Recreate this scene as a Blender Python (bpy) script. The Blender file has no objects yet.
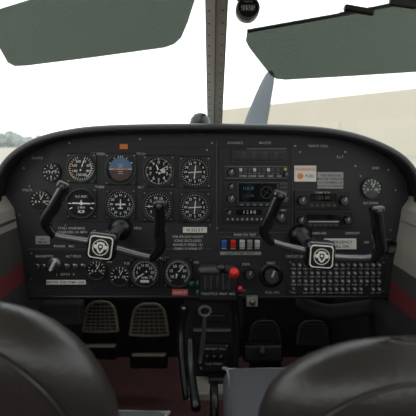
import bpy, bmesh, math, random
from mathutils import Vector, Matrix
random.seed(4)
CY=-1.25; CZ=0.169; F=480.0
def W(px,py,y=0.0):
    d=y-CY
    return Vector(((px-208)*d/F, y, CZ+(143-py)*d/F))
S=1.25/F
scn=bpy.context.scene
scn.view_settings.view_transform='Standard'

def lin(c):
    r=[]
    for v in c:
        v/=255.0
        r.append(v/12.92 if v<=0.04045 else ((v+0.055)/1.055)**2.4)
    return (*r,1)
def mat(name,col,rough=0.5,metal=0.0,bump=0,bscale=200,var=0.0,vscale=20,coat=0,spec=None):
    m=bpy.data.materials.new(name); m.use_nodes=True
    nt=m.node_tree; b=nt.nodes['Principled BSDF']
    c=lin(col)
    b.inputs['Base Color'].default_value=c
    b.inputs['Roughness'].default_value=rough
    b.inputs['Metallic'].default_value=metal
    if coat: b.inputs['Coat Weight'].default_value=coat
    if spec is not None: b.inputs['Specular IOR Level'].default_value=spec
    tc=nt.nodes.new('ShaderNodeTexCoord')
    if var:
        n=nt.nodes.new('ShaderNodeTexNoise'); n.inputs['Scale'].default_value=vscale; n.inputs['Detail'].default_value=5
        nt.links.new(tc.outputs['Object'],n.inputs['Vector'])
        r=nt.nodes.new('ShaderNodeValToRGB')
        r.color_ramp.elements[0].position=0.3; r.color_ramp.elements[1].position=0.7
        r.color_ramp.elements[0].color=(*[x*(1-var) for x in c[:3]],1)
        r.color_ramp.elements[1].color=(*[min(1,x*(1+var)) for x in c[:3]],1)
        nt.links.new(n.outputs['Fac'],r.inputs['Fac']); nt.links.new(r.outputs['Color'],b.inputs['Base Color'])
    if bump:
        n=nt.nodes.new('ShaderNodeTexNoise'); n.inputs['Scale'].default_value=bscale
        nt.links.new(tc.outputs['Object'],n.inputs['Vector'])
        bp=nt.nodes.new('ShaderNodeBump'); bp.inputs['Strength'].default_value=bump; bp.inputs['Distance'].default_value=0.002
        nt.links.new(n.outputs['Fac'],bp.inputs['Height']); nt.links.new(bp.outputs['Normal'],b.inputs['Normal'])
    return m
M={}
M['panel']=mat('panel_black_paint',(34,34,37),0.5,bump=0.25,bscale=500,var=0.12,vscale=9,spec=.4)
M['plate']=mat('subpanel_paint',(26,26,29),0.5,bump=0.2,bscale=600,spec=.4)
M['pad']=mat('glareshield_vinyl',(23,23,24),0.42,bump=0.4,bscale=300,spec=.5)
M['bezel']=mat('bezel_black',(18,18,20),0.38,spec=.4)
M['dial']=mat('dial_face',(15,16,18),0.6,spec=.2)
M['dial2']=mat('dial_card',(40,42,46),0.6)
M['white']=mat('white_marking',(228,228,222),0.6)
M['dimw']=mat('label_white',(176,176,171),0.6)
M['blkplastic']=mat('black_plastic',(19,19,20),0.33,bump=0.1,bscale=400)
M['knob']=mat('knob_black',(19,19,20),0.3)
M['screw']=mat('screw_steel',(120,120,122),0.35,0.9)
M['red']=mat('red_plastic',(200,38,34),0.4)
M['pink']=mat('red_placard',(205,95,95),0.6)
M['orange']=mat('orange_paint',(220,120,35),0.5)
M['amber']=mat('amber_segments',(105,68,45),0.5)
M['blue']=mat('blue_plastic',(45,90,165),0.4)
M['sky']=mat('attitude_blue',(58,104,140),0.5)
M['brown']=mat('attitude_brown',(62,38,30),0.5)
M['green']=mat('green_paint',(45,100,60),0.5)
M['teal']=mat('teal_lamp',(30,105,98),0.35)
M['yellow']=mat('yellow_paint',(180,155,60),0.5)
M['cream']=mat('cream_emblem',(236,231,220),0.45)
M['placard']=mat('placard_white',(214,211,202),0.6)
M['silver']=mat('silver_placard',(146,146,142),0.5,0.3)
M['alu']=mat('aluminium',(175,175,175),0.3,0.9)
M['grey']=mat('grey_paint',(95,95,96),0.5)
M['midgrey']=mat('switch_grey',(54,54,56),0.45)
M['screen']=mat('lcd_glass',(12,15,19),0.12)
M['lcd']=mat('lcd_olive',(58,62,58),0.3)
M['yoke']=mat('yoke_black',(16,16,17),0.25,bump=0.05,bscale=150,coat=0.5)
M['bar']=mat('yoke_bar_satin',(112,112,115),0.27,0.8)
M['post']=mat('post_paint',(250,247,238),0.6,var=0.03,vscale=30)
M['post2']=mat('post_shade_tone',(226,219,206),0.6,var=.06,vscale=25)  # same post paint darkened: shading of the right strip put into the colour
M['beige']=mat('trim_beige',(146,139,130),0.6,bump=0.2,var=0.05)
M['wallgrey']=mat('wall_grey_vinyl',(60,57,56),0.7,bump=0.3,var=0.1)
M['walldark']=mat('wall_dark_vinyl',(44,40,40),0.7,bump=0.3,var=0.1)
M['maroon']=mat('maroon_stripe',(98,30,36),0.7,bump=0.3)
M['carpet']=mat('carpet_maroon',(84,50,48),0.95,bump=0.8,bscale=700,var=0.3,vscale=120)
M['leather']=mat('seat_leather',(47,43,41),0.34,bump=0.25,bscale=160,var=0.08)
M['fabric']=mat('seat_fabric',(72,72,77),0.9,bump=0.5,bscale=900,var=0.12,vscale=200)
M['piping']=mat('seat_piping',(130,128,130),0.7)
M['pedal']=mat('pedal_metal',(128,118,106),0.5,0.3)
M['pedaldark']=mat('pedal_metal_dimmed',(44,42,41),0.6,0.2)  # pedal metal darkened in colour so the right pair stays dim, less visible
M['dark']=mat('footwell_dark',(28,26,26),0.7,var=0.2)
M['ceil']=mat('headliner',(200,196,188),0.85,bump=0.2)
M['prop']=mat('propeller_paint',(88,94,101),0.45,0.1,var=0.08,vscale=6)
M['cowl']=mat('cowling_white',(215,214,208),0.35)
M['hangar']=mat('hangar_siding',(188,181,167),0.8,var=0.02,vscale=0.3)
M['hangar2']=mat('hangar_door_panels',(191,184,171),0.8)
M['roofm']=mat('hangar_roof',(205,201,193),0.7)
M['ground']=mat('concrete_apron',(158,152,141),0.9,var=0.05,vscale=0.2)
M['tree']=mat('tree_foliage_hazed',(142,150,146),0.95,var=0.12,vscale=1.0)  # grey-green foliage with distance haze mixed into the colour

def transmat(name,tint,frac,rough=0.2,gloss=(0.5,0.5,0.5,1)):
    m=bpy.data.materials.new(name); m.use_nodes=True; nt=m.node_tree
    nt.nodes.clear()
    o=nt.nodes.new('ShaderNodeOutputMaterial'); t=nt.nodes.new('ShaderNodeBsdfTransparent'); t.inputs[0].default_value=tint
    p=nt.nodes.new('ShaderNodeBsdfPrincipled'); p.inputs['Base Color'].default_value=gloss; p.inputs['Roughness'].default_value=rough
    if rough<.04:
        p=nt.nodes.new('ShaderNodeBsdfGlossy'); p.inputs['Color'].default_value=(1,1,1,1); p.inputs['Roughness'].default_value=.06
    x=nt.nodes.new('ShaderNodeMixShader'); x.inputs[0].default_value=frac
    nt.links.new(t.outputs[0],x.inputs[1]); nt.links.new(p.outputs[0],x.inputs[2]); nt.links.new(x.outputs[0],o.inputs[0])
    return m
M['visor']=transmat('tinted_visor_acrylic',(0.36,0.395,0.36,1),0.45,0.3,lin((66,76,68)))
M['glass']=transmat('windshield_acrylic',(0.97,0.98,0.97,1),0.02,0.05,(0.8,0.8,0.8,1))
M['lens']=transmat('instrument_glass',(0.97,0.97,0.97,1),0.03,0.02)

_tc={}
def textmesh(s):
    if s in _tc: return _tc[s]
    cu=bpy.data.curves.new('t','FONT'); cu.body=s; cu.size=1; cu.align_x='CENTER'; cu.align_y='CENTER'; cu.resolution_u=2
    cu.offset=0.008
    ob=bpy.data.objects.new('t',cu); scn.collection.objects.link(ob)
    bpy.context.view_layer.update()
    dg=bpy.context.evaluated_depsgraph_get()
    me=bpy.data.meshes.new_from_object(ob.evaluated_get(dg))
    bpy.data.objects.remove(ob); bpy.data.curves.remove(cu)
    v=[x.co.copy() for x in me.vertices]; f=[tuple(p.vertices) for p in me.polygons]
    bpy.data.meshes.remove(me)
    _tc[s]=(v,f); return _tc[s]

class B:
    def __init__(s,name): s.name=name; s.v=[]; s.f=[]; s.m=[]; s.sm=[]; s.mats=[]
    def mi(s,k):
        if k not in s.mats: s.mats.append(k)
        return s.mats.index(k)
    def add(s,vs,fs,k,smooth=False):
        o=len(s.v); s.v+= [Vector(v) for v in vs]; i=s.mi(k)
        for f in fs: s.f.append(tuple(o+a for a in f)); s.m.append(i); s.sm.append(smooth)
    def bm(s,bm,k,mx=None,smooth=False):
        bm.verts.index_update()
        vs=[(mx@v.co if mx else v.co.copy()) for v in bm.verts]
        s.add(vs,[tuple(v.index for v in f.verts) for f in bm.faces],k,smooth); bm.free()
    def box(s,c,size,k,rot=None,bev=0.0,seg=2):
        b=bmesh.new(); bmesh.ops.create_cube(b,size=1,matrix=Matrix.Diagonal((*size,1)))
        if bev: bmesh.ops.bevel(b,geom=list(b.edges),offset=bev,segments=seg,affect='EDGES',profile=0.5)
        mx=Matrix.Translation(c)
        if rot is not None: mx=mx@rot
        s.bm(b,k,mx)
    def pbox(s,x0,y0,x1,y1,k,t=0.004,base=0.0,bev=0.0008):
        a=W(x0,y0); c=W(x1,y1)
        s.box(Vector(((a.x+c.x)/2,base-t/2,(a.z+c.z)/2)),(abs(c.x-a.x),t,abs(a.z-c.z)),k,None,bev)
    def lathe(s,c,prof,k,seg=40,axis=None,smooth=True):
        q=Vector(axis if axis else (0,1,0)).normalized().to_track_quat('Z','Y').to_matrix()
        vs=[];fs=[]
        for r,h in prof:
            for i in range(seg):
                a=2*math.pi*i/seg
                vs.append(Vector(c)+q@Vector((r*math.cos(a),r*math.sin(a),h)))
        n=len(prof)
        for j in range(n-1):
            for i in range(seg):
                i2=(i+1)%seg
                fs.append((j*seg+i,j*seg+i2,(j+1)*seg+i2,(j+1)*seg+i))
        s.add(vs,fs,k,smooth)
    def cyl(s,c,r,h,k,axis=None,seg=24,ch=0.15):
        e=min(r,h)*ch
        s.lathe(c,[(0.0001,0),(r-e*.3,0),(r,e*.3),(r,h-e),(r-e,h),(0.0001,h)],k,seg,axis,False)
    def disc(s,c,r,k,seg=40,a0=0,a1=360,r0=0):
        n=seg; vs=[];fs=[]
        for i in range(n+1):
            a=math.radians(a0+(a1-a0)*i/n)
            vs.append(Vector(c)+Vector((r0*math.sin(a),0,r0*math.cos(a)))); vs.append(Vector(c)+Vector((r*math.sin(a),0,r*math.cos(a))))
        for i in range(n): fs.append((2*i,2*i+1,2*i+3,2*i+2))
        s.add(vs,fs,k)
    def ray(s,c,ang,r0,r1,w0,w1,k):
        a=math.radians(ang); d=Vector((math.sin(a),0,math.cos(a))); p=Vector((math.cos(a),0,-math.sin(a)))
        c=Vector(c); s.add([c+d*r0-p*w0/2,c+d*r0+p*w0/2,c+d*r1+p*w1/2,c+d*r1-p*w1/2],[(0,1,2,3)],k)
    def text(s,c,t,size,k='white',rot=0,mx=None):
        v,f=textmesh(t)
        R=Matrix.Rotation(math.radians(90),4,'X')
        m=Matrix.Translation(c)@(mx if mx is not None else Matrix.Identity(4))@Matrix.Rotation(math.radians(rot),4,'Y')@R@Matrix.Scale(size,4)
        s.add([m@x for x in v],f,k)
    def ext(s,pts,vec,k,smooth=False):
        n=len(pts); vec=Vector(vec); pts=[Vector(p) for p in pts]
        s.add(pts+[p+vec for p in pts],[tuple(range(n)),tuple(range(2*n-1,n-1,-1))]+[(i,(i+1)%n,n+(i+1)%n,n+i) for i in range(n)],k,smooth)
    def sweep(s,path,k,seg=16,sub=6,p=2.0,ref=(0,-1,0),cap=True,smooth=True):
        pts=[]
        n=len(path)
        def g(i): return path[max(0,min(n-1,i))]
        for i in range(n-1):
            P0,P1,P2,P3=g(i-1),g(i),g(i+1),g(i+2)
            for j in range(sub):
                t=j/sub
                def cr(a,b,c,d): return 0.5*((2*b)+(c-a)*t+(2*a-5*b+4*c-d)*t*t+(3*b-a-3*c+d)*t**3)
                pts.append((cr(Vector(P0[0]),Vector(P1[0]),Vector(P2[0]),Vector(P3[0])),P1[1]*(1-t)+P2[1]*t,P1[2]*(1-t)+P2[2]*t))
        pts.append((Vector(path[-1][0]),path[-1][1],path[-1][2]))
        T=[]
        for i in range(len(pts)):
            a=pts[max(0,i-1)][0]; b=pts[min(len(pts)-1,i+1)][0]; T.append((b-a).normalized())
        rings=[]
        if cap:
            for q in (0.02,0.5,0.85): rings.append((pts[0][0]-T[0]*pts[0][1]*0.6*math.sqrt(1-q*q),T[0],pts[0][1]*q,pts[0][2]*q))
        for i,(c,rx,ry) in enumerate(pts): rings.append((c,T[i],rx,ry))
        if cap:
            for q in (0.85,0.5,0.02): rings.append((pts[-1][0]+T[-1]*pts[-1][1]*0.6*math.sqrt(1-q*q),T[-1],pts[-1][1]*q,pts[-1][2]*q))
        vs=[];fs=[]; ref=Vector(ref)
        for c,t,rx,ry in rings:
            side=t.cross(ref).normalized(); up=side.cross(t).normalized()
            for i in range(seg):
                a=2*math.pi*i/seg; ca,sa=math.cos(a),math.sin(a)
                e=2/p
                vs.append(c+side*(rx*math.copysign(abs(ca)**e,ca))+up*(ry*math.copysign(abs(sa)**e,sa)))
        for j in range(len(rings)-1):
            for i in range(seg):
                i2=(i+1)%seg; fs.append((j*seg+i,j*seg+i2,(j+1)*seg+i2,(j+1)*seg+i))
        s.add(vs,fs,k,smooth)
    def done(s,parent=None):
        me=bpy.data.meshes.new(s.name); me.from_pydata([tuple(v) for v in s.v],[],s.f)
        for k in s.mats: me.materials.append(M[k])
        me.polygons.foreach_set('material_index',s.m); me.polygons.foreach_set('use_smooth',s.sm); me.update()
        ob=bpy.data.objects.new(s.name,me); scn.collection.objects.link(ob)
        if parent: ob.parent=parent
        return ob
RY=lambda a: Matrix.Rotation(math.radians(a),4,'Y')

# ---------------------------------------------------------------- instrument panel
b=B('instrument_panel')
out=[(4,198),(7,180),(17,163),(35,149),(62,140),(105,135),(205,133),(300,135),(345,140),(375,149),(396,164),(407,182),(409,205),(400,250),(391,296),(28,296),(20,250)]
b.ext([W(x,y) for x,y in out],(0,0.012,0),'panel')
b.pbox(60,147,214,222,'plate',0.002); b.pbox(219,146,291,230,'plate',0.003)
b.pbox(28,250,92,281,'plate',0.004); b.pbox(92,258,194,292,'plate',0.002)
b.pbox(286,259,386,294,'plate',0.003)
for r in ((216,140,217,232),(291.5,140,292.3,256),(28,248.6,214,249.4),(219,232,291,232.7),(286,257.5,388,258.2)): b.pbox(*r,'midgrey',0.0032,0,0)
b.box(Vector((0,0.01,W(0,297).z)),(0.93,0.03,0.008),'blkplastic',None,0.002)
for x,y in [(24,168),(70,143),(140,139),(207,150),(212,143),(217,228),(295,146),(294,232),(210,225),(66,225),(355,166),(360,176),(395,190),(300,152),(345,152),(388,170),(30,186),(390,230),(20,215),(290,262),(383,262),(383,291),(290,291),(32,253),(88,253),(32,278)]:
    c=W(x,y); b.cyl(c-Vector((0,0.005,0)),0.0028,0.005,'screw',(0,1,0),10)
def lab(px,py,t,h=3.4,k='dimw',y=-0.0045): b.text(W(px,py)+Vector((0,y,0)),t,h*S,k)
def strip(x0,y0,x1,y1,k='placard',t=0.0035): b.pbox(x0,y0,x1,y1,k,t,0,0.0003)
strip(183,227,207,232.5); lab(195,230,'N 5513 F',4.4,'bezel',-0.0042)
strip(47,279.5,86,284,'placard',0.0052); lab(66,281.8,'MASTER  FUEL PUMP  LDG',3.2,'bezel',-0.0056)
strip(120,144,128,149,'orange'); strip(172,289,188,295,'pink'); lab(180,292,'FLAPS UP',3,'white',-0.004)
strip(36,236,50,244,'silver'); lab(43,239,'NO',3,'bezel',-0.004); lab(43,242,'SMOKE',3,'bezel',-0.004)
for i,t in enumerate(['VFR-IFR-DAY-NIGHT','ICING EXCLUDED','MANEUV SPEED 131','DEMO X-WIND 17']): lab(188,236.5+i*4,t,3.4,'dimw')
for x,y,t in [(98,154,'AIRSPEED'),(141,154,'PITCH'),(100,187,'TURN'),(141,187,'ALT'),(38,158,'CLOCK'),(28,190,'VOLTS'),(72,228,'STALL WARNING'),(72,232,'MANEUVER 131 MPH'),(118,226,'TRIM'),(138,228,'HDG'),(235,143,'AVIONICS'),(265,143,'MASTER'),(340,157,'E.L.T.'),(318,146,'RADIO CALL'),(370,203,'SUCTION'),(245,234.6,'PUSH TO TEST'),(318,233,'CABIN AIR'),(352,233,'DEFROST'),(300,256,'CIRCUIT BREAKERS'),(350,256,'PUSH TO RESET'),(45,256,'MAGNETOS'),(74,256,'ALT FIELD'),(66,274,'L   BOTH   R'),(110,261,'OIL'),(128,263,'FUEL'),(162,258,'RPM x100'),(194,262,'IN HG'),(246,264,'DEFR'),(271,262.5,'HEAT'),(60,246,'PHONE'),(72,246,'MIC'),(375,168,'GND'),(240,290,'STATIC'),(272,292,'PULL ON')]:
    lab(x,y,t)
strip(324,238.5,356,249,'placard'); lab(340,241.8,'EMERGENCY',4.2,'bezel',-0.0042); lab(340,246.2,'PULL ON',4.2,'bezel',-0.0042)
lab(305,239,'MIC  PHONE',3.4); lab(366,242,'AIR',3.4)
b.done()

# ---------------------------------------------------------------- glareshield
b=B('glareshield')
arch=[(-6,212),(-3,190),(2,173),(15,156),(37,142.5),(68,134),(112,129.5),(205,128),(292,129.5),(338,134),(372,143.5),(398,157),(413,174),(419,192),(421,214)]
path=[(W(x,y,-0.05),0.0115,0.022) for x,y in arch]
b.sweep(path,'pad',16,6,2.6)
rows=[]
for yy,sc,dz in [(-0.05,1.0,0.004),(0.1,0.99,0.0),(0.25,0.95,-0.01),(0.36,0.90,-0.02)]:
    rows.append([Vector((W(x,y,-0.05).x*sc,yy,W(x,y,-0.05).z+dz)) for x,y in arch])
for off in (0.0,-0.008):
    vs=[v+Vector((0,0,off)) for r in rows for v in r]; n=len(arch); fs=[]
    for j in range(3):
        for i in range(n-1): fs.append((j*n+i,j*n+i+1,(j+1)*n+i+1,(j+1)*n+i))
    b.add(vs,fs,'pad',True)
b.done()
b=B('defroster_knob')
c=W(200,124,0.02)
b.lathe(c,[(0.0001,0.03),(0.014,0.027),(0.024,0.015),(0.028,0.0),(0.03,-0.03)],'blkplastic',24,(0,0,1))
b.done()

# ---------------------------------------------------------------- gauges
def gauge(name,px,py,r,kind='generic',flange=True,face='dial'):
    b=B(name); c=W(px,py); R=r*S; Y=lambda y: c+Vector((0,y,0))
    if flange:
        b.box(Y(-0.0035),(2.06*R,0.005,2.06*R),'bezel',None,0.0022)
        for sx in (-1,1):
            for sz in (-1,1):
                b.cyl(Y(-0.0075)+Vector((sx*R*.88,0,sz*R*.88)),0.0022,0.003,'screw',(0,1,0),8)
    b.lathe(c,[(R*1.0,-0.002),(R*1.01,-0.009),(R*.99,-0.0115)],'bezel',44)
    b.lathe(c,[(R*.99,-0.0115),(R*.95,-0.0118)],'midgrey',44)
    b.lathe(c,[(R*.95,-0.0118),(R*.91,-0.0115),(R*.89,-0.006)],'bezel',44)
    b.disc(Y(-0.0065),R*.9,face); b.disc(Y(-0.0105),R*.905,'lens')
    def ticks(n,a0=0,a1=360,r0=.70,r1=.84,w=.03,k='white'):
        for i in range(n):
            a=a0+(a1-a0)*i/(n if a1-a0>=360 else n-1)
            b.ray(Y(-0.0072),a,R*r0,R*r1,R*w,R*w,k)
    def nums(L,a0,a1,rr=.55,sz=.26,full=False):
        for i,t in enumerate(L):
            a=math.radians(a0+(a1-a0)*i/(len(L) if full else len(L)-1))
            b.text(Y(-0.0072)+Vector((math.sin(a)*R*rr,0,math.cos(a)*R*rr)),t,R*sz*1.08)
    def needle(a,l=.76,w=.10,k='white',tail=.2):
        b.ray(Y(-0.0082),a,-R*tail,R*l,R*w,R*w*.35,k); b.lathe(Y(-0.0078),[(R*.10,0),(R*.09,-0.0015),(0.0001,-0.002)],'bezel',14)
    def plane(k='white'):
        b.ray(Y(-0.0084),0,-R*.3,R*.34,R*.09,R*.06,k); b.ray(Y(-0.0084),90,-R*.34,R*.34,R*.09,R*.09,k); b.ray(Y(-0.0084)-Vector((0,0,R*.25)),90,-R*.16,R*.16,R*.06,R*.06,k)
    if kind=='asi':
        ticks(28,20,340); nums(['40','60','80','100','120','140','160','200'],25,335,.5,.23)
        b.disc(Y(-0.0068),R*.88,'green',20,100,210,R*.82); b.disc(Y(-0.0068),R*.88,'yellow',12,210,290,R*.82); b.disc(Y(-0.0068),R*.70,'white',20,60,150,R*.66); b.disc(Y(-0.0068),R*.88,'red',2,290,295,R*.66)
        needle(20)
    elif kind=='att':
        b.disc(Y(-0.0068),R*.74,'sky',24,-90,90); b.disc(Y(-0.0068),R*.74,'brown',24,90,270)
        b.ray(Y(-0.0072),90,-R*.74,R*.74,R*.04,R*.04,'white')
        for i in (-60,-30,-10,0,10,30,60): b.ray(Y(-0.0072),i,R*.75,R*.87,R*.04,R*.04,'white')
        for h in (.14,.28,-.14,-.28): b.ray(Y(-0.0072)+Vector((0,0,R*h)),90,-R*.15,R*.15,R*.02,R*.02,'white')
        b.ray(Y(-0.009),90,-R*.5,-R*.15,R*.07,R*.07,'orange'); b.ray(Y(-0.009),90,R*.15,R*.5,R*.07,R*.07,'orange')
        b.disc(Y(-0.009),R*.05,'orange',10)
    elif kind=='alt':
        ticks(50,0,360,.77,.85,.02); ticks(10,0,360,.70,.85,.045); nums(list('0123456789'),0,360,.56,.27,True)
        b.pbox(px+r*.15,py-r*.12,px+r*.42,py+r*.12,'placard',0.0078)
        needle(60,.7,.08); needle(-20,.45,.15)
    elif kind in('hdg','vor'):
        ticks(36,0,360,.77,.86,.026)
        nums(['N','3','6','E','12','15','S','21','24','W','30','33'],0,360,.61,.21,True)
        if kind=='hdg': plane()
        else:
            b.disc(Y(-0.0068),R*.46,'dial2',28); b.ray(Y(-0.008),6,-R*.44,R*.44,R*.06,R*.06,'white'); b.ray(Y(-0.008),86,-R*.44,R*.44,R*.05,R*.05,'white')
            for i in range(-3,4):
                if i: b.disc(Y(-0.0074)+Vector((R*.11*i,0,0)),R*.025,'white',8)
            b.cyl(W(px-r*.86,py+r*.86)-Vector((0,0.017,0)),R*.17,0.014,'knob',(0,1,0),14)
    elif kind=='turn':
        for a in (-115,-90,90,115): b.ray(Y(-0.0072),a,R*.66,R*.86,R*.07,R*.07,'white')
        b.ray(Y(-0.008),92,-R*.6,R*.6,R*.09,R*.09,'white'); b.ray(Y(-0.008),0,0,R*.22,R*.08,R*.08,'white'); b.disc(Y(-0.0082),R*.12,'white',12)
        b.disc(Y(-0.0076),R*.64,'placard',14,158,202,R*.46); b.disc(Y(-0.0080)-Vector((0,0,R*.54)),R*.07,'bezel',12)
        b.text(Y(-0.0072)-Vector((0,0,R*.28)),'2 MIN',R*.2); b.text(Y(-0.0072)+Vector((0,0,R*.45)),'D.C. ELEC',R*.18)
    elif kind=='vsi':
        ticks(32,-90,270,.77,.85,.03); nums(['0','5','10','15','20'],-90,60,.57,.24); nums(['5','10','15'],-130,-230,.57,.24); needle(-90,.75,.09)
        b.text(Y(-0.0072)+Vector((R*.1,0,R*.14)),'UP',R*.18)
    elif kind=='tach':
        ticks(32,-130,130); nums(['0','5','10','15','20','25','30','35'],-125,125,.52,.24); b.disc(Y(-0.0068),R*.89,'green',20,40,95,R*.82); b.disc(Y(-0.0068),R*.86,'red',2,96,100,R*.68)
        needle(-125,.7,.1); b.text(Y(-0.0072)-Vector((0,0,R*.35)),'RPM',R*.22); b.pbox(px-r*.3,py+r*.5,px+r*.3,py+r*.68,'placard',0.0076)
    elif kind=='man':
        ticks(32,-140,140,.70,.84,.03); nums(['10','15','20','25','30','35'],-125,125,.48,.26); b.disc(Y(-0.0068),R*.88,'green',20,-20,60,R*.82)
        needle(40,.7,.11); needle(200,.4,.14,'white',.1)
    elif kind=='clock':
        ticks(12,0,360,.68,.84,.06); nums(['12','3','6','9'],0,360,.48,.32,True); needle(300,.4,.12); needle(70,.65,.09)
    else:
        ticks(11,-120,120,.66,.84,.06); nums(['0','5','10'],-110,110,.42,.34); needle(30,.66,.12)
        b.disc(Y(-0.0068),R*.88,'green',14,-40,60,R*.8)
    if kind in('alt','hdg','asi','att'):
        b.cyl(W(px+(-.84 if kind=='alt' else .84)*r,py+.88*r)-Vector((0,0.016,0)),R*.14,0.012,'knob',(0,1,0),12)
    return b.done()
gauge('clock',52,172,9.5,'clock',False)
gauge('airspeed_indicator',82,168,14.5,'asi')
gauge('attitude_indicator',121,169,15.5,'att')
gauge('altimeter',159,171,15.5,'alt')
gauge('vor_indicator',195,172,15.5,'vor')
gauge('ammeter',41,200,10.5,'generic',False)
gauge('turn_coordinator',82,203,15,'turn')
gauge('heading_indicator',121,204,15,'hdg')
gauge('vertical_speed_indicator',158,206,15,'vsi')
gauge('vor_indicator',195,207,15,'vor')
gauge('suction_gauge',371,188,10.5,'generic',False,'lcd')
gauge('oil_pressure_gauge',97,269,10,'generic',False)
gauge('fuel_gauge',120,275,10.5,'generic',False)
gauge('tachometer',145,272,14.5,'tach')
gauge('manifold_pressure_gauge',178,272,14.5,'man')

# ---------------------------------------------------------------- radios
def knob(b,px,py,r,h=0.016,k='knob',cap=True,base=0.0):
    c=W(px,py)+Vector((0,base,0)); R=r*S
    b.lathe(c,[(R*1.1,0),(R*1.05,-0.003),(R,-0.004),(R*.92,-h),(R*.8,-h-0.001)],k,20)
    b.lathe(c,[(R*.8,-h-0.001),(0.0001,-h-0.001)],'midgrey',20)
    if cap: b.ray(c+Vector((0,-h-0.0014,0)),20,0,R*.85,R*.25,R*.25,'dimw')
b=B('avionics_blank_bay')
b.pbox(232,149,287,163,'bezel',0.006); b.pbox(235,151,284,161,'screen',0.0065)
b.pbox(247,148,286,149.5,'grey',0.0065)
for x in (238,249,260,271,281): b.pbox(x-3.5,152.5,x+3.5,159.5,'bezel',0.008)
b.done()
b=B('audio_selector_panel')
b.pbox(224,165,289,179,'bezel',0.007); b.pbox(225.5,166,287.5,166.6,'grey',0.0074,0,0); b.pbox(225.5,177.8,287.5,178.3,'grey',0.0074,0,0)
for i in range(9):
    x=239+i*4.6; b.pbox(x,167.8,x+3,171.3,'midgrey' if i%3 else 'dimw',0.011); b.pbox(x,172.7,x+3,173.4,'grey',0.0074,0,0)
for i in range(5): b.text(W(243+i*9,176)+Vector((0,-0.0074,0)),['COM1','COM2','NAV','DME','ADF'][i],2.8*S,'dimw')
knob(b,231,172,3.8,base=-0.007); knob(b,285,174,2.2,base=-0.007); b.disc(W(285,169)+Vector((0,-0.0076,0)),1.6*S,'yellow',10)
b.done()
b=B('gps_navigator')
b.pbox(224,180.5,289,206,'bezel',0.009,0,0.001); b.pbox(237.5,182,277.5,202.5,'midgrey',0.0093,0,0.0004); b.pbox(238.3,182.8,276.7,201.7,'screen',0.0097)
b.text(W(248,188)+Vector((0,-0.0101,0)),'118.30',4.2*S,'teal'); b.text(W(248,195.5)+Vector((0,-0.0101,0)),'110.90',4.2*S,'midgrey')
b.ray(W(266,192)+Vector((0,-0.0101,0)),35,-.018,.018,.0009,.0009,'midgrey'); b.ray(W(266,192)+Vector((0,-0.0101,0)),-60,-.014,.014,.0007,.0007,'midgrey'); b.disc(W(266,192)+Vector((0,-0.0101,0)),6*S,'midgrey',24,0,360,5.5*S)
knob(b,231,186,3,base=-0.009); knob(b,231,198,4.2,base=-0.009); knob(b,283.5,198,4.2,base=-0.009)
for i in range(3): b.pbox(279.5,182+i*4,287,184.6+i*4,'midgrey',0.012)
for i in range(6): b.pbox(239.5+i*6.3,203.2,243.6+i*6.3,205.2,'midgrey',0.0115); b.pbox(240.5+i*6.3,203.9,242.6+i*6.3,204.4,'dimw',0.0118,0,0)
b.done()
b=B('transponder')
b.pbox(222,207.5,268,223,'bezel',0.008); b.pbox(236,209,262,214.5,'screen',0.0085); b.text(W(249,211.8)+Vector((0,-0.009,0)),'1 2 0 0',4.6*S,'dimw')
for i in range(8): b.pbox(226+i*4.8,217,229.2+i*4.8,220.3,'midgrey',0.011); b.pbox(227+i*4.8,218.1,228.3+i*4.8,219.3,'dimw',0.0113,0,0)
knob(b,229,211.5,2.6,base=-0.008)
b.done()
b=B('dme_receiver')
b.pbox(270,207.5,290,223,'bezel',0.008); knob(b,280,216.5,4.6,base=-0.008); b.text(W(280,209.7)+Vector((0,-0.0085,0)),'OFF ON',3*S,'dimw')
b.done()
b=B('communication_radio')
b.pbox(294,191,349,209,'bezel',0.008); b.pbox(309,193.5,336,201,'screen',0.0085); b.text(W(322,197.3)+Vector((0,-0.009,0)),'121.50',5*S,'amber')
knob(b,301,200,4.5,base=-0.008); knob(b,342.5,200,4.5,base=-0.008)
for i in range(5): b.pbox(309+i*5.6,203.5,312.6+i*5.6,206.5,'midgrey',0.011)
b.text(W(322,192.3)+Vector((0,-0.0085,0)),'COMM  XCVR',2.4*S,'dimw')
b.done()
b=B('cassette_player')
b.pbox(294,211,351,228,'bezel',0.008); b.pbox(306,213.5,340,219,'screen',0.009); b.pbox(308,220.6,338,221.6,'dimw',0.009,0,0)
knob(b,300,219,3.6,base=-0.008); knob(b,345.5,219,3.6,base=-0.008)
for i in range(6): b.pbox(308+i*5,223.2,311.5+i*5,225.8,'midgrey',0.011)
b.done()
b=B('warning_placard')
b.pbox(294,165.5,316,181.5,'placard',0.004); b.text(W(305,169.5)+Vector((0,-0.0045,0)),'WARNING',4.4*S,'orange'); b.disc(W(300,176)+Vector((0,-0.0045,0)),3*S,'orange',16)
b.text(W(309.5,176)+Vector((0,-0.0045,0)),'FUEL',4.2*S,'bezel')
b.done()
b=B('operating_placard')
b.pbox(317,172,343,188.5,'silver',0.004)
for i in range(4): b.text(W(330,175.5+i*3.5)+Vector((0,-0.0045,0)),['THIS AIRPLANE','MUST BE OPERATED','AS A NORMAL OR','UTILITY CATEGORY'][i],3*S,'bezel')
b.done()

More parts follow.
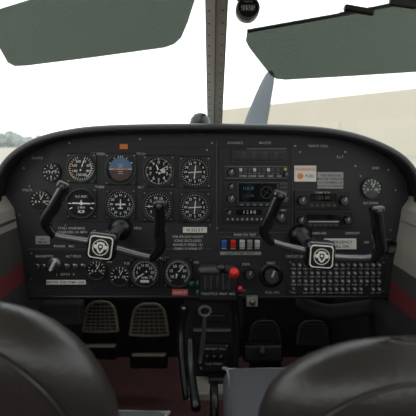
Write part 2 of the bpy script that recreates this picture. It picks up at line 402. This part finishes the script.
# ---------------------------------------------------------------- switches
b=B('rocker_switch_cluster')
b.pbox(219,236.8,262,250.5,'midgrey',0.004); b.pbox(220,237.6,261,249.7,'bezel',0.005)
for x,k in [(221,'blue'),(230,'red'),(239,'dimw'),(246.5,'silver'),(254,'dimw')]:
    b.box((W(x+3,243)+Vector((0,-0.008,0))),(5.0*S,0.010,7.0*S),k,Matrix.Rotation(math.radians(14),4,'X'),0.0013)
    b.pbox(x+.6,247.6,x+5.4,248.6,'dimw',0.0053,0,0)
b.pbox(220,251.6,261,254.8,'silver',0.0035); b.text(W(240,253.2)+Vector((0,-0.004,0)),'LIGHTS  PUMP  PITOT',3*S,'bezel')
b.done()
b=B('ignition_switch')
c=W(55,264); b.lathe(c,[(7*S,0),(7*S,-0.008),(6*S,-0.010),(0.0001,-0.010)],'screw',24); b.box(c+Vector((0,-0.018,0)),(0.006,0.02,0.026),'placard',RY(25),0.002)
b.done()
b=B('toggle_switch_bank')
for i,x in enumerate((38,44,68,76,84)):
    c=W(x,266); b.lathe(c,[(2.6*S,0),(2.6*S,-0.007),(1.6*S,-0.008),(0.0001,-0.008)],'screw',12)
    b.sweep([(c+Vector((0,-0.006,0)),0.0018,0.0018),(c+Vector((0,-0.02,0.008)),0.0034,0.0034)],'alu' if i>1 else 'knob',8,2,ref=(1,0,0))
b.done()
b=B('circuit_breaker_bank')
for j in range(4):
    for i in range(15):
        if (i*7+j*3)%11==5 and j==3: continue
        c=W(293+i*6.1,264.5+j*8)+Vector((0,-0.003,0))
        b.lathe(c,[(2.1*S,0),(2.1*S,-0.003),(1.4*S,-0.004)],'midgrey',10); b.lathe(c,[(1.4*S,-0.003),(1.3*S,-0.009),(0.0001,-0.0095)],'silver' if (i+j)%3 else 'grey',10)
        b.text(c+Vector((0,-0.0006,-3.9*S)),random.choice(['COM','NAV','FLAP','TRIM','ALT','LDG','PIT','FUEL']),2.2*S,'dimw')
b.done()
b=B('cabin_air_knob'); knob(b,271,275,8,0.02)
b.lathe(W(271,275),[(12*S,0),(12*S,-0.004),(10*S,-0.006)],'bezel',28); b.done()
b=B('defrost_knob'); knob(b,249,273,5,0.02); b.done()
b=B('microphone_jack'); b.pbox(246,295,257,304,'silver',0.02,0.0); b.lathe(W(251.5,299.5)+Vector((0,-0.02,0)),[(3*S,0),(3*S,-0.006),(1.4*S,-0.007)],'screw',14); b.done()
b=B('landing_gear_lamps')
for x,y in ((192,283),(199,283),(206,283),(199,292)):
    b.lathe(W(x,y),[(3*S,0),(3*S,-0.006),(2.2*S,-0.009),(0.0001,-0.011)],'teal',14)
b.done()
b=B('air_vent')
c=W(389,246); b.lathe(c,[(8*S,0),(8*S,-0.008),(6*S,-0.010),(5*S,-0.004),(0.0001,-0.004)],'blkplastic',26)
b.done()

# ---------------------------------------------------------------- yokes
def yoke(hub,lh,rh,rot,yy=-0.21):
    b=B('control_yoke')
    def P(x,y,dy=0.0): return W(x,y,yy+dy)
    hc=P(*hub)
    pc=Vector((hc.x,-0.002,hc.z))
    b.cyl(Vector((hc.x,yy+0.01,hc.z)),0.0125,-yy-0.012,'alu',(0,1,0),24)
    b.lathe(pc,[(0.03,0),(0.03,-0.008),(0.02,-0.02),(0.0126,-0.022)],'blkplastic',28)
    R=RY(rot)
    b.box(hc,(0.064,0.045,0.060),'yoke',R,0.012,4)
    fy=-0.0228
    def rr(w,h,k,y,c=0.008):
        pts=[]
        for sx,sz,a0 in ((1,1,0),(1,-1,90),(-1,-1,180),(-1,1,270)):
            for i in range(6):
                a=math.radians(a0+90*i/5)
                pts.append(hc+R@Vector((sx*(w-c)+c*math.sin(a),y,(h-c)*sz+c*math.cos(a))))
        b.ext(pts,(0,-0.0012,0),k)
    rr(0.0250,0.0240,'cream',fy,.009); rr(0.0224,0.0214,'bezel',fy-0.0008,0.007)
    E=lambda x,z,dy=0: hc+R@Vector((x,fy-0.0026-dy,z))
    b.disc(E(0,0),0.0172,'cream',30,0,360,0.0155)
    b.ext([E(-.008,.010),E(0,.012),E(.008,.010),E(.009,0),E(.006,-.008),E(0,-.013),E(-.006,-.008),E(-.009,0)],(0,-0.0008,0),'cream')
    b.ext([E(-.0045,.007,.001),E(.0045,.007,.001),E(.0055,0,.001),E(0,-.009,.001),E(-.0055,0,.001)],(0,-0.0004,0),'dial2')
    b.disc(E(0,.002,.0016),0.0028,'cream',16)
    for q in (-1,1):
        b.ext([E(q*.009,.006),E(q*.0145,.004),E(q*.0145,-.001),E(q*.009,-.004)],(0,-0.0006,0),'cream')
    for H in (lh,rh):
        pts=[P(*q) for q in H['bar']]
        b.sweep([(pts[0],0.0085,0.010)]+[(q,0.0075,0.009) for q in pts[1:]],'bar',14,5,3)
        g=[(P(x,y,dy),rx,ry) for x,y,dy,rx,ry in H['grip']]
        b.sweep(g,'yoke',18,6,2.6)
        t=H['grip'][-1]; c=P(t[0],t[1],t[2])
        b.box(c+Vector((0,-0.004,0.004)),(0.027,0.030,0.016),'yoke',RY(H['cap']),0.005,3)
        b.lathe(c+Vector((0,-0.02,0.002)),[(0.005,0),(0.005,-0.004),(0.0001,-0.005)],'midgrey',14)
    return b.done()
def grip(x0,y0,x1,y1,bx,by):
    return [(bx,by,0.0,0.0085,0.010),(x0,y0,-0.008,0.0120,0.014),((x0*.66+x1*.34),(y0*.66+y1*.34),-0.016,0.0132,0.0155),((x0*.33+x1*.67),(y0*.33+y1*.67),-0.022,0.0126,0.0150),(x1,y1,-0.028,0.0122,0.0145)]
yoke((103,245),
  dict(bar=[(92,242),(74,239),(58,236),(50,231)],grip=grip(46,222,65,187,54,235),cap=24),
  dict(bar=[(114,248),(132,253),(148,257),(156,257)],grip=grip(160,248,160,206,152,258),cap=0),8)
yoke((319,254),
  dict(bar=[(307,251),(290,247),(276,243),(269,240)],grip=grip(264,232,279,196,272,243),cap=20),
  dict(bar=[(330,257),(350,258),(366,258),(374,256)],grip=grip(380,248,376,211,372,259),cap=-6),4)

# ---------------------------------------------------------------- throttle quadrant & pedestal
b=B('throttle_quadrant')
b.box(W(218,284,-0.02)+Vector((0,0,0)),(0.10,0.05,0.075),'plate',None,0.006,3)
b.box(W(218,268,-0.035),(0.088,0.03,0.012),'midgrey',None,0.003)
for x in (205,211,217,223,229): b.box(W(x,281,-0.045),(.0022,.004,.04),'grey')
for i,(x,yt,k) in enumerate([(206,271,'knob'),(221,268,'knob'),(234,273,'red')]):
    base=W(208+i*9,288,-0.045); top=W(x,yt,-0.10)
    b.sweep([(base,0.003,0.0035),((base+top)/2+Vector((0,-0.004,0.004)),0.003,0.0035),(top,0.003,0.003)],'alu',8,4)
    if i==0: b.sweep([(top+Vector((-0.014,0,0)),0.010,0.010),(top,0.0095,0.0095),(top+Vector((0.03,0,0.001)),0.0098,0.0098)],'midgrey',14,4)
    elif i==1: b.lathe(top,[(0.0001,0.012),(0.008,0.010),(0.011,0),(0.008,-0.010),(0.0001,-0.012)],k,18,(1,0,0))
    else: b.lathe(top,[(0.0001,0.013),(0.009,0.011),(0.013,0.004),(0.013,-0.004),(0.009,-0.011),(0.0001,-0.013)],k,20,(0,1,0))
b.text(W(218,294,-0.05),'THROTTLE  PROP  MIX',3.2*S,'dimw')
b.lathe(W(240,288,-0.046),[(0.006,0),(0.006,-0.012),(0.0001,-0.013)],'red',16)
b.box(W(240,303,-0.03),(0.012,0.02,0.05),'blkplastic',None,0.003)
b.done()
b=B('center_pedestal')
b.ext([W(184,296,0.03),W(246,296,0.03),W(240,340,0.03),W(232,396,0.03),W(190,396,0.03),W(182,340,0.03)],(0,0.14,0),'dark')
b.box(W(212,330,0.02),(0.10,0.015,0.006),'grey',None,0.002)
b.box(W(213,318,0.022),(0.07,0.014,0.022),'plate',None,0.003)
b.box(W(214,357,0.02),(0.085,0.02,0.075),'plate',None,0.006,3)
for x,y in ((201,346),(227,346),(201,368),(227,368)): b.lathe(W(x,y,0.01),[(0.004,0),(0.003,-0.004),(0.0001,-0.004)],'screw',10)
for x in (207,214,221): b.lathe(W(x,356,0.01),[(0.007,0),(0.006,-0.012),(0.0001,-0.013)],'knob',14); b.lathe(W(x,356,-0.003),[(0.003,0),(0.0001,-0.001)],'grey',10)
b.text(W(214,349,0.008),'CARB HEAT  PULL',3*S,'dimw'); b.text(W(214,364,0.008),'FUEL PRIMER',3*S,'dimw')
for x in (232,237): b.sweep([(W(x,300,-.01),.004,.004),(W(x+2,330,-.01),.004,.004),(W(x-1,372,-.02),.0045,.0045)],'blkplastic',8,4)
b.box(W(207,388,-0.02),(0.10,0.09,0.02),'beige',None,0.004)
b.box(W(218,380,-.0),(.05,.04,.03),'blkplastic',None,.006)
b.done()
b=B('hand_brake_lever')
b.sweep([(W(186,398,-0.10),0.008,0.008),(W(182,360,-0.06),0.009,0.010),(W(181,330,-0.03),0.010,0.011),(W(184,308,-0.03),0.012,0.013)],'blkplastic',14,6)
b.lathe(W(184,309,-0.045),[(0.006,0),(0.006,-0.004),(0.0001,-0.005)],'screw',12)
b.done()
b=B('alternate_air_lever')
c=W(205,311,-0.03)
pts=[]
for i in range(17):
    a=2*math.pi*i/16; pts.append((c+Vector((0.014*math.cos(a),0,0.012*math.sin(a))),0.004,0.006))
b.sweep(pts,'grey',8,2,cap=False)
b.sweep([(W(205,316,-0.03),0.005,0.005),(W(203,340,-0.02),0.006,0.006),(W(200,362,-.01),0.006,0.006)],'alu',10,4)
b.done()
b=B('flap_handle')
b.sweep([(W(196,408,-0.22),0.011,0.011),(W(191,370,-0.13),0.010,0.010),(W(190,340,-0.08),0.008,0.008)],'knob',14,5)
b.done()
b=B('trim_wheel')
b.lathe(W(214,402,-0.10)+Vector((-0.01,0,-0.02)),[(0.02,0),(0.055,0),(0.06,0.004),(0.06,0.016),(0.055,0.02),(0.02,0.02),(0.02,0)],'blkplastic',36,(1,0,0))
b.done()
b=B('fuel_selector_cover')
b.box(W(262,352,0.12),(0.11,0.06,0.045),'blkplastic',Matrix.Rotation(math.radians(-15),4,'X'),0.006,3)
b.lathe(W(262,351,0.085),[(0.012,0),(0.010,-0.012),(0.0001,-0.013)],'midgrey',16)
b.done()
b=B('under_panel_duct')
b.sweep([(W(300,303,.14),.02,.02),(W(330,312,.14),.022,.022),(W(372,306,.12),.02,.02)],'walldark',14,6)
b.box(W(60,312,.10),(.13,.05,.06),'walldark',None,.008)
b.done()

# ---------------------------------------------------------------- rudder pedals
def pedal(x0,x1,yt,yb,lower,yy=0.26,k='pedal'):
    b=B('rudder_pedal')
    cx=(x0+x1)/2; hw=(x1-x0)/2
    sc=(yy-CY)/F
    prof=[(-.35,-.02),(-.62,.06),(-.82,.22),(-.93,.5),(-1.0,.85),(-.92,1.0),(.92,1.0),(1.0,.85),(.93,.5),(.82,.22),(.62,.06),(.35,-.02)]
    ps=[W(cx+u*hw,yt+(yb-yt)*v,yy-0.03*v) for u,v in prof]
    b.sweep([(p,0.0055,0.005) for p in ps+[ps[0]]],k,8,3,cap=False)
    b.ext(ps,(0,0.004,0),'dark')
    for i in range(1,8):
        v=i/8; w=.55+.42*min(1,math.sqrt(v)*1.15)
        b.box(W(cx,yt+(yb-yt)*v,yy-0.03*v-0.003),(2*hw*w*sc,0.006,0.0040),k)
    for u in (-.6,-.3,0,.3,.6):
        a=W(cx+u*hw*.8,yt+3+abs(u)*3,yy-0.004); c=W(cx+u*hw,yb-1,yy-0.034); b.sweep([(a,0.002,0.003),(c,0.002,0.003)],k,6,1)
    for q in (-1,1):
        b.sweep([(W(cx+q*hw*.7,yb-4,yy),0.006,0.006),(W(cx+q*hw*.8,yb+12,yy+0.02),0.006,0.006),(W(cx+q*hw*.7,lower,yy),0.006,0.006)],'blkplastic',8,3)
    b.box(W(cx,lower-8,yy-0.01),(2*hw*sc*1.05,0.03,0.045),'blkplastic',None,0.008,3)
    b.box(W(cx,lower-13,yy-0.02),(2*hw*sc*.9,0.02,0.006),k,None,0.002)
    b.sweep([(W(cx,yb-8,yy+0.01),0.009,0.009),(W(cx,yb-30,yy+0.14),0.009,0.009)],'blkplastic',10,1)
    b.done()
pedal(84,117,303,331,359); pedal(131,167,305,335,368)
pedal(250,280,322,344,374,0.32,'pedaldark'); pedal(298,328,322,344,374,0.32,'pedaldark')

# ---------------------------------------------------------------- cabin shell
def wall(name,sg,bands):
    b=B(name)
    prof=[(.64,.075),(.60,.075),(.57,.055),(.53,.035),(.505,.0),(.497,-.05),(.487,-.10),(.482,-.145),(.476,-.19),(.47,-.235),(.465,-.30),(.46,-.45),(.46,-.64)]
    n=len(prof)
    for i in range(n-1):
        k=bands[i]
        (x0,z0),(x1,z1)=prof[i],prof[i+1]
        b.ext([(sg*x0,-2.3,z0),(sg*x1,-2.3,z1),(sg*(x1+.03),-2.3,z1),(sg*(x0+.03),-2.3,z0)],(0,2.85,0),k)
    b.sweep([(Vector((sg*.500,-2.2,-.03)),.004,.004),(Vector((sg*.500,-.01,-.03)),.004,.004)],'piping' if sg>0 else 'wallgrey',8,1,ref=(0,0,1))
    b.sweep([(Vector((sg*.62,-.10,.07)),.02,.025),(Vector((sg*.59,-.22,.28)),.02,.025),(Vector((sg*.50,-.36,.485)),.02,.025)],'post2',10,4)
    b.sweep([(Vector((sg*.62,-1.15,.07)),.03,.02),(Vector((sg*.60,-1.15,.28)),.03,.02),(Vector((sg*.50,-1.15,.485)),.03,.02)],'ceil',10,4,ref=(0,-1,0))
    b.done()
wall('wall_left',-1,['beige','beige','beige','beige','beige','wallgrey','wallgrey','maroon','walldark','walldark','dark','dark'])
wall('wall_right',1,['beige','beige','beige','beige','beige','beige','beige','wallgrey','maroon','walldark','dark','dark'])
b=B('floor'); b.box((0,-.875,-.635),(0.94,2.85,0.03),'carpet'); b.done()
b=B('wall_front'); b.box((0,.53,-.22),(1.05,.02,.82),'dark'); b.done()
b=B('wall_back'); b.box((0,-2.31,-.28),(1.2,.03,.72),'wallgrey'); b.done()
b=B('ceiling')
pr=[(-.53,.47),(-.48,.50),(-.25,.525),(0,.53),(.25,.525),(.48,.50),(.53,.47)]
b.ext([(x,-.36,z) for x,z in pr]+[(x,-.36,z+.025) for x,z in reversed(pr)],(0,-1.6,0),'ceil'); b.done()

b=B('windshield')
rows=[];N=24
for j in range(9):
    t=j/8; r=[]
    for i in range(N+1):
        u=-1+2*i/N
        bx,by,bz=.60*u,.37-.45*abs(u)**2.6,.205-.13*abs(u)**3
        tx,ty,tz=.50*u,-.35,.515-.03*abs(u)**2
        bul=.03*math.sin(math.pi*t)
        r.append(Vector((bx*(1-t)+tx*t,by*(1-t)+ty*t+bul,bz*(1-t)+tz*t+bul)))
    rows.append(r)
b.add([v for r in rows for v in r],[(j*(N+1)+i,j*(N+1)+i+1,(j+1)*(N+1)+i+1,(j+1)*(N+1)+i) for j in range(8) for i in range(N)],'glass',True)
b.done()
b=B('windshield_center_post')
p0=W(214.5,128,.30); p1=W(216.5,-12,-.32)
dirv=(p1-p0)
nrm=Vector((0,-.75,-.6)).normalized()
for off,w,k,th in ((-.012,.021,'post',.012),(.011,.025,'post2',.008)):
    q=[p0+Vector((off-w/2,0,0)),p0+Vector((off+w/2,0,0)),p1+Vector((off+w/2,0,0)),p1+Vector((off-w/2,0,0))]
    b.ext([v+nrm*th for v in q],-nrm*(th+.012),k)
for i in range(16):
    c=p0+dirv*((i+.5)/16)
    for xo in (-.015,.014): b.lathe(c+Vector((xo,0,0))+nrm*(.012 if xo<0 else .008),[(0.0024,0),(0.002,0.0012),(0.0001,0.0016)],'silver',8,nrm)
b.sweep([(p0+Vector((-.001,0,0))+nrm*.010,.0012,.003),(p1+Vector((-.001,0,0))+nrm*.010,.0012,.003)],'grey',6,1)
b.sweep([(p0+Vector((.022,0,0))+nrm*.006,.0012,.003),(p1+Vector((.022,0,0))+nrm*.006,.0012,.003)],'grey',6,1)
b.done()

# sun visors
def visor(pts,yy,tilt,rod):
    b=B('sun_visor')
    P=[W(x,y,yy)+Vector((0,tilt*(y-30)/100,0)) for x,y in pts]
    b.ext(P,(0,.003,0),'visor')
    for a,c,r in rod: b.sweep([(W(a[0],a[1],yy-.006),r,r),(W(c[0],c[1],yy-.006),r,r)],'blkplastic',10,1)
    return b
b=visor([(-26,18),(50,-3),(120,-12),(198,-12),(195,2),(188,22),(181,37),(174,43),(164,46.5),(90,56),(22,64),(10,64.5),(4,61),(-6,40)],-.38,0.05,[((60,-14),(205,-16),.004)])
b.done()
b=visor([(247,32),(246,40),(250,47),(272,73),(278,77),(288,78),(360,74),(440,69),(440,-6),(372,8)],-.38,0.05,[((248,31),(372,9),.0035),((340,14),(440,-3),.0035)])
b.box(W(359,10,-.39),(.055,.014,.011),'blkplastic',RY(10),.003)
b.box(W(403,3,-.39),(.05,.012,.016),'blkplastic',RY(8),.003)
b.sweep([(W(440,-3,-.386),.006,.006),(W(446,-20,-.386),.006,.006)],'blkplastic',8,1)
b.done()

# compass
b=B('magnetic_compass')
c=W(248,8,-.31); R=12*.94/F
b.lathe(c,[(R*.75,.04),(R,.028),(R,.0),(R*.96,-.006)],'blkplastic',32); b.lathe(c,[(R*.96,-.006),(R*.86,-.007)],'grey',32); b.lathe(c,[(R*.86,-.007),(R*.80,-.001)],'blkplastic',32)
b.disc(c+Vector((0,-.001,0)),R*.82,'dial')
b.box(c+Vector((0,-.002,0)),(R*1.2,.002,R*.5),'lcd',None,.0005)
for i in range(-4,5): b.ray(c+Vector((i*R*.13,-.0034,0)),0,-R*.05,R*.18,.0007,.0007,'white')
b.text(c+Vector((0,-.0034,-R*.13)),'3  N  33',R*.26); b.ray(c+Vector((0,-.004,0)),0,-R*.25,R*.25,.0006,.0006,'orange')
b.sweep([(c+Vector((-.012,.02,.02)),.006,.006),(c+Vector((-.04,.02,.05)),.006,.006),(c+Vector((-.06,.02,.06)),.006,.006)],'blkplastic',8,3)
b.text(c+Vector((0,-.0034,R*.5)),'COMPASS',R*.17,'dimw')
b.done()

# ---------------------------------------------------------------- seats
def seat(name,cx,top,yb,a,c,cushx0,cushx1,cushy,cush_py_z):
    b=B(name)
    vs=[];fs=[];seg=40
    ts=[0.0008,.004,.01,.018,.03,.045,.065,.09,.12,.16,.22,.30,.38]
    for t in ts:
        w=a*math.sqrt(max(0,1-((c-t)/c)**2)) if t<c else a+ (t-c)*.12
        th=.058*math.sqrt(max(0,1-((.075-t)/.075)**2)) if t<.075 else .058
        z=top-t; y=yb+ t*.16
        for i in range(seg):
            an=2*math.pi*i/seg; ca,sa=math.cos(an),math.sin(an); e=2/2.4
            vs.append(Vector((cx+w*math.copysign(abs(ca)**e,ca),y+th*math.copysign(abs(sa)**e,sa)*(0.65+.35*min(1,w/a)),z)))
    for j in range(len(ts)-1):
        for i in range(seg): fs.append((j*seg+i,j*seg+(i+1)%seg,(j+1)*seg+(i+1)%seg,(j+1)*seg+i))
    fs.append(tuple(range(seg))); fs.append(tuple(range((len(ts)-1)*seg,len(ts)*seg)))
    b.add(vs,fs,'leather',True)
    # stitched seam around the back panel
    sm=[]
    for i in range(-8,9):
        u=i/8; ang=u*math.pi/2*1.0
        w=a*.80; zz=top-.030-(c)*(1-math.cos(ang))*1.0; 
        t=top-zz; th=.058*math.sqrt(max(0,1-((.075-t)/.075)**2)) if t<.075 else .058
        xx=w*math.sin(ang); f=(1-min(1,abs(xx)/(a*1.02))**2.4)**(1/2.4)
        sm.append((Vector((cx+xx,yb+t*.16-th*f-.0005,zz)),.0022,.0022))
    b.sweep(sm,'leather',6,2)
    cz=cush_py_z; xm=(cushx0+cushx1)/2; w=abs(cushx1-cushx0); L=cushy-yb-.03; ym=cushy-L/2
    b.box((xm,ym,cz-.05),(w,L,.10),'fabric',None,.028,5)
    p=[]
    for (x,y) in ((cushx0+.03,ym-L/2+.03),(cushx0+.012,cushy-.04),(cushx0+.035,cushy-.012),(cushx1-.035,cushy-.012),(cushx1-.012,cushy-.04),(cushx1-.03,ym-L/2+.03)):
        p.append((Vector((x,y,cz-.008)),.003,.003))
    b.sweep(p,'piping',8,5,ref=(0,0,1))
    b.box((xm,ym,cz-.14),(w*.8,L*.9,.09),'dark',None,.01)
    for x in (cushx0+.08,cushx1-.08):
        b.box((x,ym,-.60),(.03,L*1.1,.035),'alu')
        for y in (ym-L*.35,ym+L*.35): b.box((x,y,-.51),(.02,.03,.17),'blkplastic')
    b.done()
seat('aircraft_seat',-.258,-.006,-.72,.158,.17,-.45,-.065,-.38,-.305)
seat('aircraft_seat',.222,-.046,-.72,.165,.10,.030,.45,-.26,-.285)

# ---------------------------------------------------------------- exterior
b=B('propeller')
hub=Vector((.12,1.22,-.30))
b.sweep([(hub,.03,.03),(Vector((.165,1.25,-.08)),.055,.02),(Vector((.21,1.25,.12)),.064,.012),(Vector((.252,1.25,.28)),.058,.010),(Vector((.292,1.25,.42)),.042,.008),(Vector((.322,1.25,.515)),.026,.006),(Vector((.33,1.25,.54)),.012,.005)],'prop',18,6)
b.sweep([(hub,.03,.03),(Vector((.075,1.25,-.52)),.055,.02),(Vector((.03,1.25,-.72)),.064,.012),(Vector((-.012,1.25,-.88)),.058,.010),(Vector((-.052,1.25,-1.02)),.042,.008),(Vector((-.09,1.25,-1.14)),.012,.005)],'prop',18,6)
b.lathe(hub,[(0.0001,.22),(.05,.18),(.10,.09),(.13,0),(.135,-.07)],'cowl',32)
b.done()
b=B('engine_cowling')
vs=[];fs=[];seg=32
for y,w,h,z0 in ((.56,.55,.40,-.30),(.75,.52,.38,-.30),(.95,.46,.34,-.30),(1.08,.36,.27,-.30),(1.13,.20,.16,-.30)):
    for i in range(seg):
        an=2*math.pi*i/seg; ca,sa=math.cos(an),math.sin(an); e=2/3
        vs.append(Vector((.06+w*math.copysign(abs(ca)**e,ca)-.06*(1-min(1,(y-.56)/.4)),y,z0+h*math.copysign(abs(sa)**e,sa))))
for j in range(4):
    for i in range(seg): fs.append((j*seg+i,j*seg+(i+1)%seg,(j+1)*seg+(i+1)%seg,(j+1)*seg+i))
fs.append(tuple(range(4*seg,5*seg)))
b.add(vs,fs,'cowl',True); b.done()

b=B('ground'); b.box((0,100,-1.35),(600,600,.1),'ground'); b.done()
b=B('hangar')
A=Vector((1.5,86,-1.3)); C=Vector((40,22,-1.3)); H=7.45
n=(C-A).normalized(); back=Vector((n.y,-n.x,0))*-1
if back.y<0: back=-back
b.add([A,C,C+Vector((0,0,H)),A+Vector((0,0,H))],[(0,1,2,3)],'hangar')
A2=A+back*25; C2=C+back*25
b.add([A,A2,A2+Vector((0,0,H)),A+Vector((0,0,H))],[(0,1,2,3)],'hangar'); b.add([C,C2,C2+Vector((0,0,H)),C+Vector((0,0,H))],[(0,1,2,3)],'hangar'); b.add([A2,C2,C2+Vector((0,0,H)),A2+Vector((0,0,H))],[(0,1,2,3)],'hangar')
up=Vector((0,0,H)); mid=Vector((0,0,H+1.2))
b.add([A+up,C+up,C+back*12.5+mid,A+back*12.5+mid],[(0,1,2,3)],'roofm'); b.add([A2+up,C2+up,C+back*12.5+mid,A+back*12.5+mid],[(0,1,2,3)],'roofm')
L=(C-A).length
for i in range(5):
    s0=A+n*(L*(.06+i*.19)); s1=s0+n*(L*.15); o=-back*.1
    b.ext([s0+o,s1+o,s1+o+Vector((0,0,4.2)),s0+o+Vector((0,0,4.2))],back*.1,'hangar2')
b.done()
b=B('tree_line')
for i in range(60):
    x=-110+i*1.0+random.uniform(-.6,.6); y=165+random.uniform(-6,6)
    if x>-60: continue
    h=random.uniform(2.0,3.2)
    bm=bmesh.new(); bmesh.ops.create_icosphere(bm,subdivisions=3,radius=1)
    for v in bm.verts: v.co*=1+random.uniform(-.16,.16)
    b.bm(bm,'tree',Matrix.Translation((x,y,-1.6+h*.9))@Matrix.Diagonal((2.2,2.0,h,1)))
    b.cyl(Vector((x,y,-1.3)),.25,1.6,'dark',(0,0,1),8)
b.done()

# ---------------------------------------------------------------- world & camera
w=bpy.data.worlds.new('overcast_sky'); scn.world=w; w.use_nodes=True; nt=w.node_tree
bg=nt.nodes['Background']
tc=nt.nodes.new('ShaderNodeTexCoord'); sp=nt.nodes.new('ShaderNodeSeparateXYZ'); cr=nt.nodes.new('ShaderNodeValToRGB')
nt.links.new(tc.outputs['Generated'],sp.inputs[0]); nt.links.new(sp.outputs['Z'],cr.inputs[0])
cr.color_ramp.elements[0].position=0.0; cr.color_ramp.elements[0].color=(.93,.94,.93,1)
cr.color_ramp.elements[1].position=0.6; cr.color_ramp.elements[1].color=(.86,.92,.92,1)
nt.links.new(cr.outputs[0],bg.inputs[0]); bg.inputs[1].default_value=2.15
sun=bpy.data.lights.new('sun','SUN'); sun.energy=0.6; sun.angle=math.radians(40); so=bpy.data.objects.new('sun',sun); scn.collection.objects.link(so)
so.rotation_euler=(math.radians(50),math.radians(-20),0)

cam=bpy.data.cameras.new('camera'); co=bpy.data.objects.new('camera',cam); scn.collection.objects.link(co)
co.location=(0,CY,CZ); co.rotation_euler=(math.radians(90),0,0)
cam.sensor_width=36; cam.lens=F/416*36; cam.shift_y=-65/416; cam.clip_start=.02; cam.clip_end=2000
cam.dof.use_dof=True; cam.dof.focus_distance=1.2; cam.dof.aperture_fstop=6.0
scn.camera=co
